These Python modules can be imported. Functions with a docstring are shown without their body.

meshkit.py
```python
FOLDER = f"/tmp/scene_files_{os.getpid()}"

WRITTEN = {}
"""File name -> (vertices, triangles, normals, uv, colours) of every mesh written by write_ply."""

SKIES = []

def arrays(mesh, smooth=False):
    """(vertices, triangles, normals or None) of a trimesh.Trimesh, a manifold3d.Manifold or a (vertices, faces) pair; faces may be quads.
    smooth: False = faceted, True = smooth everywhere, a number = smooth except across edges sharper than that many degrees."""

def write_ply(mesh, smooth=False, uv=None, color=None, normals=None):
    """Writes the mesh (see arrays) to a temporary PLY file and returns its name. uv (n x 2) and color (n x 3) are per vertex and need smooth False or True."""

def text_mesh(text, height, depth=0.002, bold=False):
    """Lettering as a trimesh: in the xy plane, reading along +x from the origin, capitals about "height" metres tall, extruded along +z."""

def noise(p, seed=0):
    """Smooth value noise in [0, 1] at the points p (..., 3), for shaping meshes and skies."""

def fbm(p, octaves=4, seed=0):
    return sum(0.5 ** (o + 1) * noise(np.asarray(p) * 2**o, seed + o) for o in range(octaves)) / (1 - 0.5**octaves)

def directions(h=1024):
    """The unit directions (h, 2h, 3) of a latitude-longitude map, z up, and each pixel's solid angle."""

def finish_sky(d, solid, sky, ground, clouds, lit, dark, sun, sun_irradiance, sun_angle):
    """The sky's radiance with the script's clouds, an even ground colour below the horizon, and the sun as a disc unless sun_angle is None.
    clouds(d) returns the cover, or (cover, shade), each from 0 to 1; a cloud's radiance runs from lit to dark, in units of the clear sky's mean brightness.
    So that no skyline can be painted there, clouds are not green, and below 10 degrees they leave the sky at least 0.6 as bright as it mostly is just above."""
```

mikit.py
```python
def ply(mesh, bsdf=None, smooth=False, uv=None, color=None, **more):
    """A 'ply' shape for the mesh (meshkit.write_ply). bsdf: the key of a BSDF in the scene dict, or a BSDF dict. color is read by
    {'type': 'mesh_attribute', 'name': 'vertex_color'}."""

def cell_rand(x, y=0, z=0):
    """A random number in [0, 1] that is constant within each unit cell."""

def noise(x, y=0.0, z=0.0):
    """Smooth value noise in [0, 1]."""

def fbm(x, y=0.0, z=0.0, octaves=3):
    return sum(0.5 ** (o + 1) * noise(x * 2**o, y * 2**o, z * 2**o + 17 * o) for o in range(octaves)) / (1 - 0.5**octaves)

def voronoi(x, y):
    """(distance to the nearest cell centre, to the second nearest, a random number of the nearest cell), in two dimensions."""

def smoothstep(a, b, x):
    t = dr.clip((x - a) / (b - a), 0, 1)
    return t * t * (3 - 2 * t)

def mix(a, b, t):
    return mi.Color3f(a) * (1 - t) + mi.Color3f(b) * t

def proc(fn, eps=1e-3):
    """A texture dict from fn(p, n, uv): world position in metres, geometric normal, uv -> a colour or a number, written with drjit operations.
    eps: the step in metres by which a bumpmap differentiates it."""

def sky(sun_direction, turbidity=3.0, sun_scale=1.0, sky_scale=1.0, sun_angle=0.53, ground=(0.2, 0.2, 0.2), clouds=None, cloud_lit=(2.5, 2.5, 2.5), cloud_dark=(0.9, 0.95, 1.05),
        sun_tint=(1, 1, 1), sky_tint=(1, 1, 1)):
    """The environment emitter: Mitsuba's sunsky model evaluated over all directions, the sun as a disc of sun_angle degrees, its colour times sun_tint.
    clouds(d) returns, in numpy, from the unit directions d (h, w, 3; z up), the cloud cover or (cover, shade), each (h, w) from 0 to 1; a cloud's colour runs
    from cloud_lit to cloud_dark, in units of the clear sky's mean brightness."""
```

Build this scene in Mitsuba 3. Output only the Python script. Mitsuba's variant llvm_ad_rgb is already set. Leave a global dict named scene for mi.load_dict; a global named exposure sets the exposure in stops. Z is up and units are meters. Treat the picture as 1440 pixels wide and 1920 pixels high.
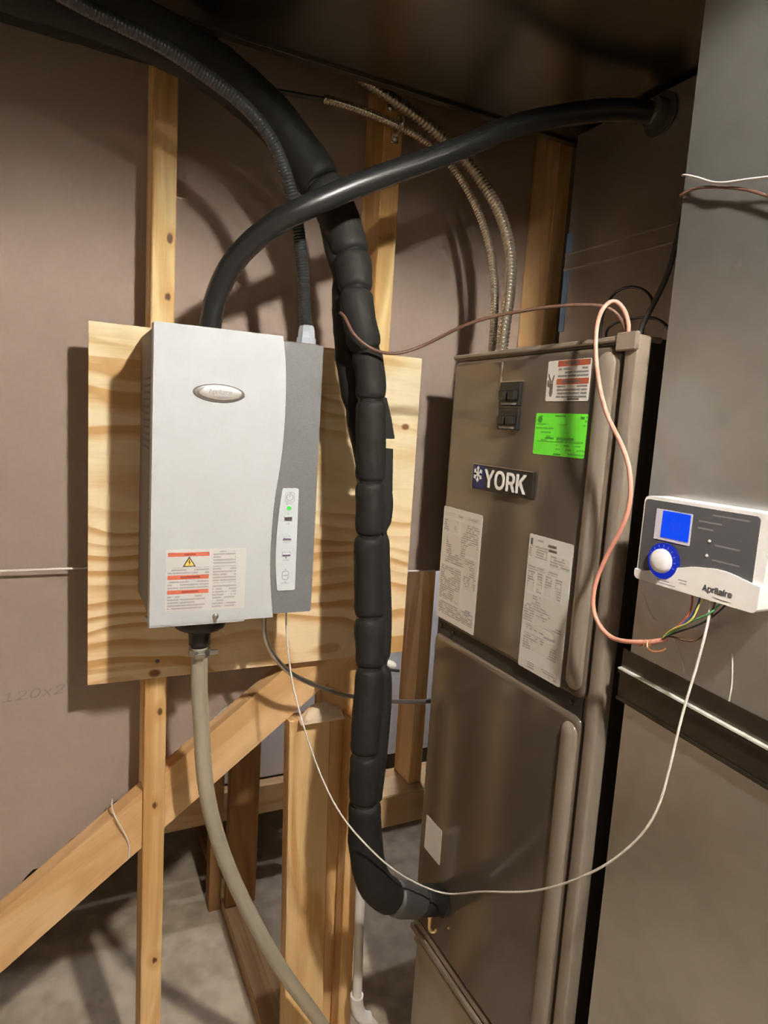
import math, random
import numpy as np, trimesh, shapely, drjit as dr
import mitsuba as mi
import mikit, meshkit
from mikit import proc, noise, fbm, cell_rand, smoothstep, mix
from shapely.geometry import Polygon
from shapely import affinity
random.seed(3); rng = np.random.default_rng(3)
T = mi.ScalarTransform4f
H0 = 1.5                       # eye height: coordinates below are relative to the eye level, lifted by H0 when written
# ---------------------------------------------------------------- camera
F_PX, YAW, PITCH, ROLL = 1240.6, 0.4575, 0.1320, 0.0623
cy, sy, cp, sp = math.cos(YAW), math.sin(YAW), math.cos(PITCH), math.sin(PITCH)
FWD = np.array([sy*cp, cy*cp, -sp]); RGT = np.array([cy, -sy, 0]); UPV = np.cross(RGT, FWD)
UP = -math.sin(ROLL)*RGT + math.cos(ROLL)*UPV
EYE = np.array([0, 0, H0])
scene, labels = {'type': 'scene'}, {}
scene['camera'] = {'type': 'perspective', 'fov_axis': 'x', 'fov': math.degrees(2*math.atan(720/F_PX)), 'near_clip': 0.01,
                   'to_world': T().look_at(origin=EYE.tolist(), target=(EYE+FWD).tolist(), up=UP.tolist())}
# ---------------------------------------------------------------- light: a bare bulb by the ducts, plus added fill bulbs far behind and under the stairs
exposure = -0.1
BULB = (0.40, -0.06, 0.622); BULB_L = (4050, 3760, 3330)
ROOM_FILL = (-0.9, -1.9, 0.75);  ROOM_FILL_L = (150, 136, 118)  # added unseen bulb, fills the shadows
STAIR_FILL = (0.95, 1.78, -0.15); STAIR_FILL_L = (430, 440, 470)  # added unseen bulb, brightens the wall beyond the stair framing

# ---------------------------------------------------------------- materials
def lin(r, g, b): return [((c/255+0.055)/1.055)**2.4 if c > 10 else c/255/12.92 for c in (r, g, b)]
def rgb(c): return {'type': 'rgb', 'value': list(c)}
def P(name, col, rough=.5, metal=0., spec=.5, **k):
    c = proc(col) if callable(col) else rgb(col)
    scene[name] = {'type': 'twosided', 'b': {'type': 'principled', 'base_color': c, 'roughness': rough, 'metallic': metal, 'specular': spec, **k}}
    return name
KNOTS = [(.162,1.205,.19),(.161,1.205,-.548),(.155,1.205,-.731),(.160,1.205,-1.054),(.163,1.205,.285),(.160,1.205,.08)]
def wood_fn(axis, light, dark, freq, knots=()):
    def fn(p, n, uv):
        x, y, z = p.x, p.y, p.z
        if axis == 'z': a, b, c = x, y, z
        elif axis == 'x': a, b, c = z, y, x
        elif axis == 'y': a, b, c = x, z, y
        else:
            a, b, c = -x*.617+z*.787, y, x*.787+z*.617
        w = fbm(a*9+3, b*9, c*1.3, 2)
        r = fbm(a*freq+w*7, b*freq+w*3, c*1.6, 3)
        g = fbm(a*380, b*380, c*9, 2)
        t = smoothstep(.38, .70, r)*.95+(g-.5)*.35
        col = mix(light, dark, dr.clip(t, 0, 1))
        for kx, ky, kz in knots:
            d = dr.sqrt(dr.square((x-kx)*1.5)+dr.square((z-kz-H0)))
            col = mix(col, dark, .7*(1-smoothstep(.008, .030, d)))
            col = mix(col, (.10, .04, .014), 1-smoothstep(.004, .0095, d+(g-.5)*.006))
        return col
    return fn
WL, WD = (.76, .52, .26), (.53, .29, .10)
P('wood_upright', wood_fn('z', WL, WD, 30, KNOTS), .6, spec=.3)
P('wood_slope', wood_fn('d', (.78,.52,.28), (.62,.37,.165), 26), .6, spec=.3)
P('wood_across', wood_fn('x', (.62,.44,.25), (.48,.30,.13), 28), .6, spec=.3)
P('wood_along', wood_fn('y', (.46,.30,.15), (.34,.19,.08), 28), .6, spec=.3)
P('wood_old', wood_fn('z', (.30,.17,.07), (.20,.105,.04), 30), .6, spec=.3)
def ply_fn(p, n, uv):
    w = fbm(p.x*1.5+4, p.z*6, 2, 3)+.35*fbm(p.x*6+4, p.z*9, 5, 2)
    h = p.z*(20+9*fbm(p.x*.5, p.z*1.9, 4, 2))+w*5.0
    f = h-dr.floor(h)                                        # flame-figured growth rings, sharp on one side
    band = smoothstep(.30, .85, f)*(1-smoothstep(.90, 1.0, f))*(.3+.9*cell_rand(dr.floor(h), 3, 1))
    amp = smoothstep(.36, .66, fbm(p.x*1.6+1, p.z*8+3, 7, 3))*.9+.08
    lines = smoothstep(.50, .72, fbm(p.x*1.1+7, p.z*75+3*w, 5, 2))*smoothstep(.48, .66, fbm(p.x*1.2, p.z*6, 11, 2))
    fine = fbm(p.x*26, p.z*400, 1, 2)
    blob = smoothstep(.5, .8, fbm(p.x*9+2, p.z*16, 3, 2))
    col = mix((.86, .66, .42), (.56, .32, .12), dr.clip(band*amp*1.25+lines*.8+blob*.40+(fine-.5)*.25, 0, 1))
    for kx, kz, s in ((.149, -.467, .007), (.622, -.003, .006)):
        d = dr.sqrt(dr.square(p.x-kx)*.5+dr.square(p.z-kz-H0))
        col = mix(col, (.25, .11, .04), 1-smoothstep(s*.6, s*1.4, d))
    return col
P('plywood', ply_fn, .55, spec=.35)
P('plywood_core', wood_fn('x', (.62,.42,.22), (.30,.17,.07), 60), .7, spec=.2)
P('gypsum_paper', lambda p, n, uv: mix((.345, .277, .233), (.290, .229, .192), .6*fbm(p.x*6, p.y*6, p.z*6, 3)+.4*fbm(p.x*160, p.z*160, p.y*20, 2)), .75, spec=.2)
P('gypsum_core', (.70, .66, .60), .9, spec=.1)
P('painted_wall', (.74, .735, .75), .7, spec=.2)
P('plain_wall', (.42, .375, .32), .9, spec=.1)
P('ceiling_wood', (.09, .065, .04), .8, spec=.1)
P('concrete', lambda p, n, uv: mix((.56, .470, .365), (.34, .28, .21), smoothstep(.3, .75, .6*fbm(p.x*4, p.y*4, 1, 4)+.4*fbm(p.x*26, p.y*26, 5, 3))), .75, spec=.25)
P('pencil', (.25, .20, .168), .8)
def galv(base, amt):
    def fn(p, n, uv):
        a = fbm(p.x*7, p.y*7, p.z*7, 3)
        b = fbm(p.x*3+8, p.y*14, p.z*2.5, 2)
        s = fbm(p.x*34, p.y*34, p.z*34, 2)
        return mi.Color3f(base)*(1-amt+amt*2*(a*.6+b*.15+s*.25))
    return fn
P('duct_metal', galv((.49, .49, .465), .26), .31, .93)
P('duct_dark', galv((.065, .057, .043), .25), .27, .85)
P('plenum_metal', galv((.42, .375, .34), .2), .3, .85)
P('base_metal', galv((.36, .32, .265), .3), .38, .5)
P('scratch', (.62, .60, .55), .5, .2)
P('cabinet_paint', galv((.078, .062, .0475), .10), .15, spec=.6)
P('cabinet_edge_lit', galv((.20, .165, .132), .08), .22, spec=.6)  # cabinet brown lightened so ribs and rails carry their highlight in the colour
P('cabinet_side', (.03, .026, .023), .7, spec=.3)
P('black_plastic', (.012, .0115, .011), .35)
P('foam', lambda p, n, uv: mix((.0105, .0103, .0094), (.016, .0158, .0146), fbm(p.x*90, p.y*90, p.z*90, 2)), .6, spec=.14)
P('hose_rubber', (.009, .0092, .0095), .28, spec=.55)
P('flex_plastic', (.017, .0185, .020), .25, spec=.6)
P('tie_black', (.01, .01, .01), .25, spec=.6)
P('conduit_metal', (.74, .68, .57), .2, .95)
P('steel', (.56, .54, .50), .22, .95)
P('brass', (.72, .56, .30), .3, .9)
P('white_paint', (.465, .485, .51), .45, spec=.4)
P('grey_paint', lambda p, n, uv: mix((.140, .143, .147), (.165, .168, .172), fbm(p.x*500, p.y*500, p.z*500, 1)), .5, spec=.35)
P('grey_dark', (.10, .095, .09), .6)
P('housing_shaded', (.17, .155, .14), .55)  # grey darkened towards brown, shade of the housing side put into the colour
P('gland_grey', (.36, .40, .46), .35)
P('badge_silver', (.80, .78, .76), .22, .7)
P('badge_rim', (.30, .28, .27), .28, .8)
P('panel_white', (.54, .59, .62), .3)
P('icon_dark', (.035, .028, .035), .5)
P('icon_grey', (.32, .33, .35), .5)
P('icon_violet', (.075, .05, .12), .5)
P('label_orange', (.60, .15, .09), .5)
P('label_orange_ink', (.34, .06, .04), .5)
P('label_red', (.25, .055, .026), .5)
P('label_yellow', (.85, .55, .10), .5)
P('letter_white', (.80, .80, .77), .4)
P('badge_black', (.014, .012, .011), .45, spec=.2)
P('badge_blue', (.008, .010, .075), .45, spec=.2)
P('lcd_dark', (.002, .002, .004), .5, spec=.1)
def ink(a, b, pitch, word, fill, cols=0, thick=.56):
    row = dr.floor(b/pitch); fr = b/pitch-row
    on = dr.select((fr > .2) & (fr < .2+thick), 1.0, 0.0)
    w = cell_rand(dr.floor(a/word+5*cell_rand(row, 3, 7)), row, 2)
    e = noise(a/word*3.1, row*7.3, 1)
    on = on*dr.select(w < fill, 1.0, 0.0)*dr.select(e > .18, 1.0, .25)
    if cols:
        on = on*smoothstep(.36, .44, noise(a/cols, b/(cols*1.1), 5))
    return on
P('print_cover', lambda p, n, uv: mix((.54, .53, .52), (.29, .27, .28), .7*ink(p.x, p.z, .0046, .011, .84)), .5)
P('print_plain', (.54, .53, .52), .5)
P('print_warn', lambda p, n, uv: mix((.52, .50, .47), (.16, .15, .14), ink(-p.y, p.z, .0052, .012, .8)), .5)
P('print_sheet', lambda p, n, uv: mix((.56, .525, .475), (.27, .25, .225), .85*ink(-p.y, p.z, .0042, .006, .86, .017)), .55)
P('print_green', lambda p, n, uv: mix((.135, .74, .035), (.05, .34, .02), .8*ink(-p.y, p.z, .0062, .012, .62, .024, .42)), .5)
P('green_ink', (.03, .22, .015), .5)
P('label_white', (.60, .575, .54), .5)
P('label_ink', (.09, .08, .075), .5)
P('breaker_black', (.009, .0085, .008), .45, spec=.3)
P('stat_white', (.80, .77, .74), .35)
P('stat_grey', (.062, .06, .064), .45, spec=.3)
P('stat_ink', (.13, .12, .125), .5)
P('knob_white', (.82, .78, .76), .3)
P('lcd_bezel', (.62, .58, .66), .4)
P('wire_salmon', (.66, .29, .215), .4)
P('wire_brown', (.10, .052, .036), .4)
P('wire_white', (.72, .67, .62), .4)
P('wire_black', (.012, .012, .012), .4)
P('wire_red', (.42, .08, .05), .4); P('wire_blue', (.05, .11, .33), .4); P('wire_green', (.08, .30, .13), .4); P('wire_yellow', (.70, .60, .16), .4)
P('copper', (.86, .42, .22), .3, .9)
P('pvc', (.66, .64, .61), .35)
P('blue_strip', (.10, .16, .25), .35, .4)  # blue-grey strip on the plenum edge
P('grey_tape', (.050, .049, .047), .4, .2)
P('porcelain', (.75, .72, .66), .3)
scene['clear_vinyl'] = {'type': 'blendbsdf', 'weight': .62, 'a': {'type': 'roughdielectric', 'int_ior': 1.25, 'alpha': .12},
                        'b': {'type': 'twosided', 'x': {'type': 'principled', 'base_color': rgb((.44, .405, .315)), 'roughness': .2, 'specular': .7}}}

# ---------------------------------------------------------------- mesh helpers
def up(m):
    m = m.copy(); m.vertices = m.vertices+np.array([0, 0, H0]); return m
def cat(*ms): return trimesh.util.concatenate(list(ms))
def num(k):
    if k not in scene and not any(s.startswith(k+'__') for s in scene): return k
    i = 1
    while f'{k}_{i:03d}' in scene or any(s.startswith(f'{k}_{i:03d}__') for s in scene): i += 1
    return f'{k}_{i:03d}'
def put(key, mesh, mat, smooth=False, label=None, **extra):
    key = num(key); scene[key] = mikit.ply(up(mesh), mat, smooth=smooth, **extra)
    if label: labels.setdefault(key, {})['label'] = label
    return key
def tag(key, label=None, cat_=None, group=None, kind=None):
    d = labels.setdefault(key, {})
    for k, v in (('label', label), ('category', cat_), ('group', group), ('kind', kind)):
        if v: d[k] = v
def box(x0, x1, y0, y1, z0, z1, b=0.0015):
    b = min(b, (x1-x0)*.3, (y1-y0)*.3, (z1-z0)*.3)
    if b <= 0:
        m = trimesh.creation.box((x1-x0, y1-y0, z1-z0)); m.apply_translation(((x0+x1)/2, (y0+y1)/2, (z0+z1)/2)); return m
    pts = []
    for X, dx in ((x0, b), (x1, -b)):
        for Y, dy in ((y0, b), (y1, -b)):
            for Z, dz in ((z0, b), (z1, -b)):
                pts += [(X, Y+dy, Z+dz), (X+dx, Y, Z+dz), (X+dx, Y+dy, Z)]
    return trimesh.convex.convex_hull(np.array(pts))
def rbox(x0, x1, y0, y1, z0, z1, r, sub=2):
    s = trimesh.creation.icosphere(subdivisions=sub, radius=r).vertices
    c = np.array([(x, y, z) for x in (x0+r, x1-r) for y in (y0+r, y1-r) for z in (z0+r, z1-r)])
    return trimesh.convex.convex_hull((c[:, None]+s[None]).reshape(-1, 3))
def spline(pts, step):
    from scipy.interpolate import CubicSpline
    p = np.array(pts, float)
    d = np.concatenate([[0], np.cumsum(np.linalg.norm(np.diff(p, axis=0), axis=1)**.5)])
    cs = CubicSpline(d, p)
    t = np.linspace(0, d[-1], 600); q = cs(t)
    L = np.concatenate([[0], np.cumsum(np.linalg.norm(np.diff(q, axis=0), axis=1))])
    n = max(4, int(L[-1]/step)); s = np.linspace(0, L[-1], n+1)
    return np.stack([np.interp(s, L, q[:, k]) for k in range(3)], 1), s
def sweep(q, r, sides=14, squash=None):
    """closed tube along points q; r scalar or array"""
    n = len(q); r = np.broadcast_to(r, (n,)).astype(float)
    t = np.gradient(q, axis=0); t /= np.linalg.norm(t, axis=1, keepdims=True)+1e-12
    a = np.cross(t[0], [0, 0, 1.]) if abs(t[0][2]) < .9 else np.cross(t[0], [0, 1., 0])
    A = []
    for k in range(n):
        a = a-t[k]*(a@t[k]); a /= np.linalg.norm(a); A.append(a.copy())
    A = np.array(A); B = np.cross(t, A)
    ang = np.arange(sides)*2*np.pi/sides
    v = q[:, None]+r[:, None, None]*(np.cos(ang)[None, :, None]*A[:, None]+np.sin(ang)[None, :, None]*B[:, None])
    i, j = np.meshgrid(np.arange(n-1), np.arange(sides), indexing='ij')
    a0, b0, c0, d0 = i*sides+j, i*sides+(j+1) % sides, (i+1)*sides+(j+1) % sides, (i+1)*sides+j
    f = np.concatenate([np.stack([a0, b0, c0], -1).reshape(-1, 3), np.stack([a0, c0, d0], -1).reshape(-1, 3)])
    V = np.vstack([v.reshape(-1, 3), q[0], q[-1]]); N = n*sides; j = np.arange(sides)
    f = np.vstack([f, np.stack([np.full(sides, N), (j+1) % sides, j], 1), np.stack([np.full(sides, N+1), (n-1)*sides+j, (n-1)*sides+(j+1) % sides], 1)])
    m = trimesh.Trimesh(V, f, process=False)
    if m.volume < 0: m.invert()
    return m
def tube(pts, r, step=.006, sides=14):
    q, s = spline(pts, step); return sweep(q, r, sides)
def ribbed(pts, r, pitch, depth, sides=14, per=4):
    q, s = spline(pts, pitch/per)
    return sweep(q, r-depth*(.5+.5*np.cos(2*np.pi*s/pitch)), sides)
def cyl(p0, p1, r, sides=24, r1=None):
    return sweep(np.linspace(p0, p1, 3), np.linspace(r, r if r1 is None else r1, 3), sides)
def lathe(center, axis, prof, sides=28):
    """prof: (distance along the axis, radius)"""
    c, a = np.array(center, float), np.array(axis, float); a /= np.linalg.norm(a)
    pr = np.array(prof, float); q = c+pr[:, :1]*a
    u = np.cross(a, [0, 0, 1.]) if abs(a[2]) < .9 else np.cross(a, [0, 1., 0]); u /= np.linalg.norm(u); w = np.cross(a, u)
    ang = np.arange(sides)*2*np.pi/sides; n = len(pr)
    v = q[:, None]+pr[:, 1][:, None, None]*(np.cos(ang)[None, :, None]*u+np.sin(ang)[None, :, None]*w)
    i, j = np.meshgrid(np.arange(n-1), np.arange(sides), indexing='ij')
    f = np.concatenate([np.stack([i*sides+j, i*sides+(j+1) % sides, (i+1)*sides+(j+1) % sides], -1).reshape(-1, 3), np.stack([i*sides+j, (i+1)*sides+(j+1) % sides, (i+1)*sides+j], -1).reshape(-1, 3)])
    V = np.vstack([v.reshape(-1, 3), q[0], q[-1]]); N = n*sides; j = np.arange(sides)
    f = np.vstack([f, np.stack([np.full(sides, N), (j+1) % sides, j], 1), np.stack([np.full(sides, N+1), (n-1)*sides+j, (n-1)*sides+(j+1) % sides], 1)])
    m = trimesh.Trimesh(V, f, process=False)
    if m.volume < 0: m.invert()
    return m
def xz(poly, y0, y1):
    """polygon in (x, z), solid between y0 and y1"""
    g = poly if hasattr(poly, 'geom_type') else Polygon(poly)
    m = cat(*[trimesh.creation.extrude_polygon(a, y1-y0, engine='earcut') for a in getattr(g, 'geoms', [g]) if a.geom_type == 'Polygon'])
    v = m.vertices; m.vertices = np.stack([v[:, 0], y0+v[:, 2], v[:, 1]], 1); m.invert() if m.volume < 0 else None; return m
def yz(poly, x0, x1):
    g = poly if hasattr(poly, 'geom_type') else Polygon(poly)
    m = cat(*[trimesh.creation.extrude_polygon(a, x1-x0, engine='earcut') for a in getattr(g, 'geoms', [g]) if a.geom_type == 'Polygon'])
    v = m.vertices; m.vertices = np.stack([x0+v[:, 2], v[:, 0], v[:, 1]], 1); m.invert() if m.volume < 0 else None; return m
def fit_text(text, w, h, depth, bold):
    m = meshkit.text_mesh(text, h, depth, bold); v = m.vertices
    lo, hi = v.min(0), v.max(0); v = (v-lo); v[:, 0] *= w/(hi[0]-lo[0]); v[:, 1] *= h/(hi[1]-lo[1]); m.vertices = v; return m
def text_y(text, x0, x1, z0, z1, yf, depth=.0006, bold=False):   # on a face that looks along -y
    m = fit_text(text, x1-x0, z1-z0, depth, bold); v = m.vertices
    m.vertices = np.stack([x0+v[:, 0], yf-v[:, 2], z0+v[:, 1]], 1); return m
def text_x(text, ya, yb, z0, z1, xf, depth=.0006, bold=False):   # on a face that looks along -x, reading from ya (far) to yb (near)
    m = fit_text(text, ya-yb, z1-z0, depth, bold); v = m.vertices
    m.vertices = np.stack([xf-v[:, 2], ya-v[:, 0], z0+v[:, 1]], 1); return m
def rrect(a0, a1, b0, b1, r): return shapely.box(a0+r, b0+r, a1-r, b1-r).buffer(r, quad_segs=5)

# ================================================================ the setting
put('floor', box(-2.2, 2.6, -2.6, 3.3, -1.6, -1.5, 0), 'concrete'); tag('floor', 'bare concrete floor seen under the stairs', kind='structure')
put('ceiling', box(-2.2, 2.6, -2.6, 3.3, .98, 1.05, 0), 'ceiling_wood'); tag('ceiling', 'dark underside of the floor above', kind='structure')
for nm, b in (('wall_left', (-2.2, -2.1, -2.5, 3.2, -1.5, .98)), ('wall_right', (2.5, 2.6, -2.5, 3.2, -1.5, .98)), ('wall_front', (-2.2, 2.6, -2.6, -2.5, -1.5, .98)), ('wall_far', (-2.2, 2.6, 3.2, 3.3, -1.5, .98))):
    put(nm, box(*b, 0), 'plain_wall'); tag(nm, 'plain basement wall', kind='structure')
def tline(x): return -.886+.785*(x+.098)          # top edge of the sloping brace
YW = 1.294
def sheet(poly, lab=None): return put('wall_back__sheet', xz(poly, YW, YW+.0127), 'gypsum_paper', label=lab)
def cut_edge(x0, x1):                              # ragged lower edge of the gypsum board along the brace
    xs = np.linspace(x0, x1, int((x1-x0)/.012)+2)
    return [(x, tline(x)-.030+.006*math.sin(x*91)+.005*rng.uniform(-1, 1)) for x in xs]
G = .0003
def bay(x0, x1, joints, bottom):
    zs = joints+[.98]
    low = bottom
    for k, z in enumerate(zs):
        sheet(low+[(x1, z-G), (x0, z-G)])
        low = [(x0, z+G), (x1, z+G)]
XA, XB = .154, .563
eL, eM, eR = cut_edge(-1.53, XA-G), cut_edge(XA+G, XB-G), [(XB+G, -.33), (2.5, -.33)]
xj = -.30                                            # the low joint meets the sloping cut right of the first stud
sheet(eL[:1]+[e for e in eL[1:]]+[(XA-G, -.2943), (-1.53, -.2943)])
sheet([(-1.53, -.2937), (XA-G, -.2937), (XA-G, .98), (-1.53, .98)])
sheet(eM+[(XB-G, .37745), (XA+G, .37745)]); sheet([(XA+G, .37755), (XB-G, .37755), (XB-G, .98), (XA+G, .98)])
sheet(eR+[(2.5, .52395), (XB+G, .52395)]); sheet([(XB+G, .52405), (2.5, .52405), (2.5, .98), (XB+G, .98)])
sheet([(-2.1, -1.5), (-1.533, -1.5), (-1.533, .98), (-2.1, .98)])
tag('wall_back', 'brown paper back of gypsum board between the studs', kind='structure')
put('wall_back__paper_edge', xz([(.175, .3755), (.205, .376), (.203, .379), (.175, .3785)], YW-.002, YW+.002), 'gypsum_core', label='torn white edge of the gypsum board')
for i in range(9):
    x = .19+.03*i; t0, t1 = tline(x)-.034, tline(x+.026)-.034
    put('wall_back__cut_edge', xz([(x, t0-.004), (x+.026, t1-.006), (x+.026, t1+.004+.004*rng.random()), (x, t0+.003+.005*rng.random())], YW-.002, YW+.006), 'gypsum_core')
pn = fit_text('120x2', .098, .018, .0002, False); v = pn.vertices
pn.vertices = np.stack([-.097+v[:, 0]+.30*v[:, 1], YW-.0001-v[:, 2], -.534+v[:, 1]+.06*v[:, 0]], 1)
put('wall_back__pencil_note', pn, 'pencil', label='faint pencilled measurement')
# painted wall and plank behind the stair framing
put('wall_stair', box(-.35, 1.6, 1.95, 1.965, -1.155, .6, 0), 'painted_wall'); tag('wall_stair', 'pale grey painted wall beyond the stair framing', kind='structure')
def plain(key, mesh, mat, label, c, group=None, smooth=False):
    k = put(key, mesh, mat, smooth); tag(k, label, c, group); return k
plain('timber_plank', box(-.35, .72, 1.90, 1.94, -1.25, -1.155, .002), 'wood_across', 'light timber plank lying across behind the stair posts, under the pale grey wall', 'plank')

# ================================================================ timber framing
def lumber(name, mesh, mat, label, c): return plain(name, mesh, mat, label, c)
lumber('wall_stud', box(.135, .173, 1.205, 1.2935, -1.5, .94, .002), 'wood_upright', 'full-height pine stud at left, behind the plywood panel and crossing the sloping brace', 'stud')
lumber('wall_stud', box(.544, .583, 1.205, 1.2935, -.46, .94, .002), 'wood_upright', 'pine stud behind the black insulated pipe, carrying the metal conduit strap', 'stud')
lumber('wall_stud', box(.955, .993, 1.205, 1.2935, -.30, .94, .002), 'wood_upright', 'dim pine stud right of the metal conduits, above the brown furnace', 'stud')
def slope(x0, x1): return [(x0, tline(x0)-.113), (x1, tline(x1)-.113), (x1, tline(x1)), (x0, tline(x0))]
lumber('diagonal_brace', xz(slope(-.75, .1345), 1.213, 1.251), 'wood_slope', 'sloping timber left of the first stud, running down to the lower left corner', 'brace')
lumber('diagonal_brace', xz(slope(.1735, .60), 1.213, 1.251), 'wood_slope', 'sloping timber right of the first stud, rising behind the plywood panel', 'brace')
def lean(x0, x1, y0, y1, z0, z1, dx):
    m = box(x0, x1, y0, y1, z0, z1, .002); v = m.vertices; v[:, 0] += (z1-v[:, 2])/(z1-z0)*dx; m.vertices = v; return m
lumber('stair_post', lean(.410, .498, 1.200, 1.238, -1.46, -.602, .024), 'wood_upright', 'wide timber post in front of the stair framing, just left of the insulated pipe', 'post')
lumber('stair_post', lean(.506, .590, 1.254, 1.33, -1.46, -.42, .020), 'wood_upright', 'narrow timber post tight against the right side of the wide post', 'post')
lumber('stair_post', lean(.548, .578, 1.205, 1.248, -1.5, -.62, .012), 'wood_upright', 'narrow timber post nearest the white plastic pipe, behind the insulated elbow', 'post')
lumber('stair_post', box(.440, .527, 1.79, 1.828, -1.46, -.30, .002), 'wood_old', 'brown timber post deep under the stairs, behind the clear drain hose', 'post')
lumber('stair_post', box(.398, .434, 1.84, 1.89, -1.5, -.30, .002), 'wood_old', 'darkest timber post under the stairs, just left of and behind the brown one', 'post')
lumber('stair_post', box(.845, .883, 1.462, 1.551, -.965, -.20, .002), 'wood_upright', 'timber post seen in the gap between the insulated pipe and the furnace', 'post')
lumber('sole_plate', box(.435, .524, 1.243, 2.6, -1.5, -1.462, .002), 'wood_along', 'timber plate lying on the concrete floor, running back under the stairs', 'timber')
lumber('sill_plate', box(.60, 1.30, 1.43, 1.56, -1.055, -.966, .003), 'wood_across', 'weathered timber sill in the gap left of the furnace, under the post', 'timber')
ch = trimesh.convex.convex_hull(np.array([(.425, 1.175, -.601), (.52, 1.175, -.601), (.43, 1.210, -.601), (.51, 1.210, -.601), (.436, 1.176, -.580), (.452, 1.19, -.566), (.470, 1.178, -.584), (.488, 1.20, -.570), (.508, 1.185, -.588), (.52, 1.21, -.592)]))
P('torn_wood', (.80, .64, .46), .7)
ch = ch.subdivide().subdivide().subdivide(); ch.vertices = ch.vertices+(meshkit.noise(ch.vertices*120)[:, None]-.5)*np.array([.004, .004, .008])*(ch.vertices[:, 2:]>-.598)
lumber('wood_offcut', ch, 'torn_wood', 'pale torn wood scrap sitting on top of the wide stair post', 'wood scrap')

# ================================================================ plywood panel
put('plywood_panel__face_veneer', box(.039, .650, 1.190, 1.1925, -.4765, .1345, .0006), 'plywood')
put('plywood_panel__core', box(.0395, .6495, 1.1925, 1.2045, -.476, .134, .0006), 'plywood_core', label='layered panel edge')
for x, z in ((.153, .10), (.563, .10), (.153, -.445), (.563, -.445), (.563, -.17)):
    put('plywood_panel__screw', lathe((x, 1.1902, z), (0, -1, 0), [(0, .0038), (.0006, .0038), (.001, .002)], 10), 'grey_dark')
tag('plywood_panel', 'square pale plywood panel with wavy grain screwed to the studs', 'panel')

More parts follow.
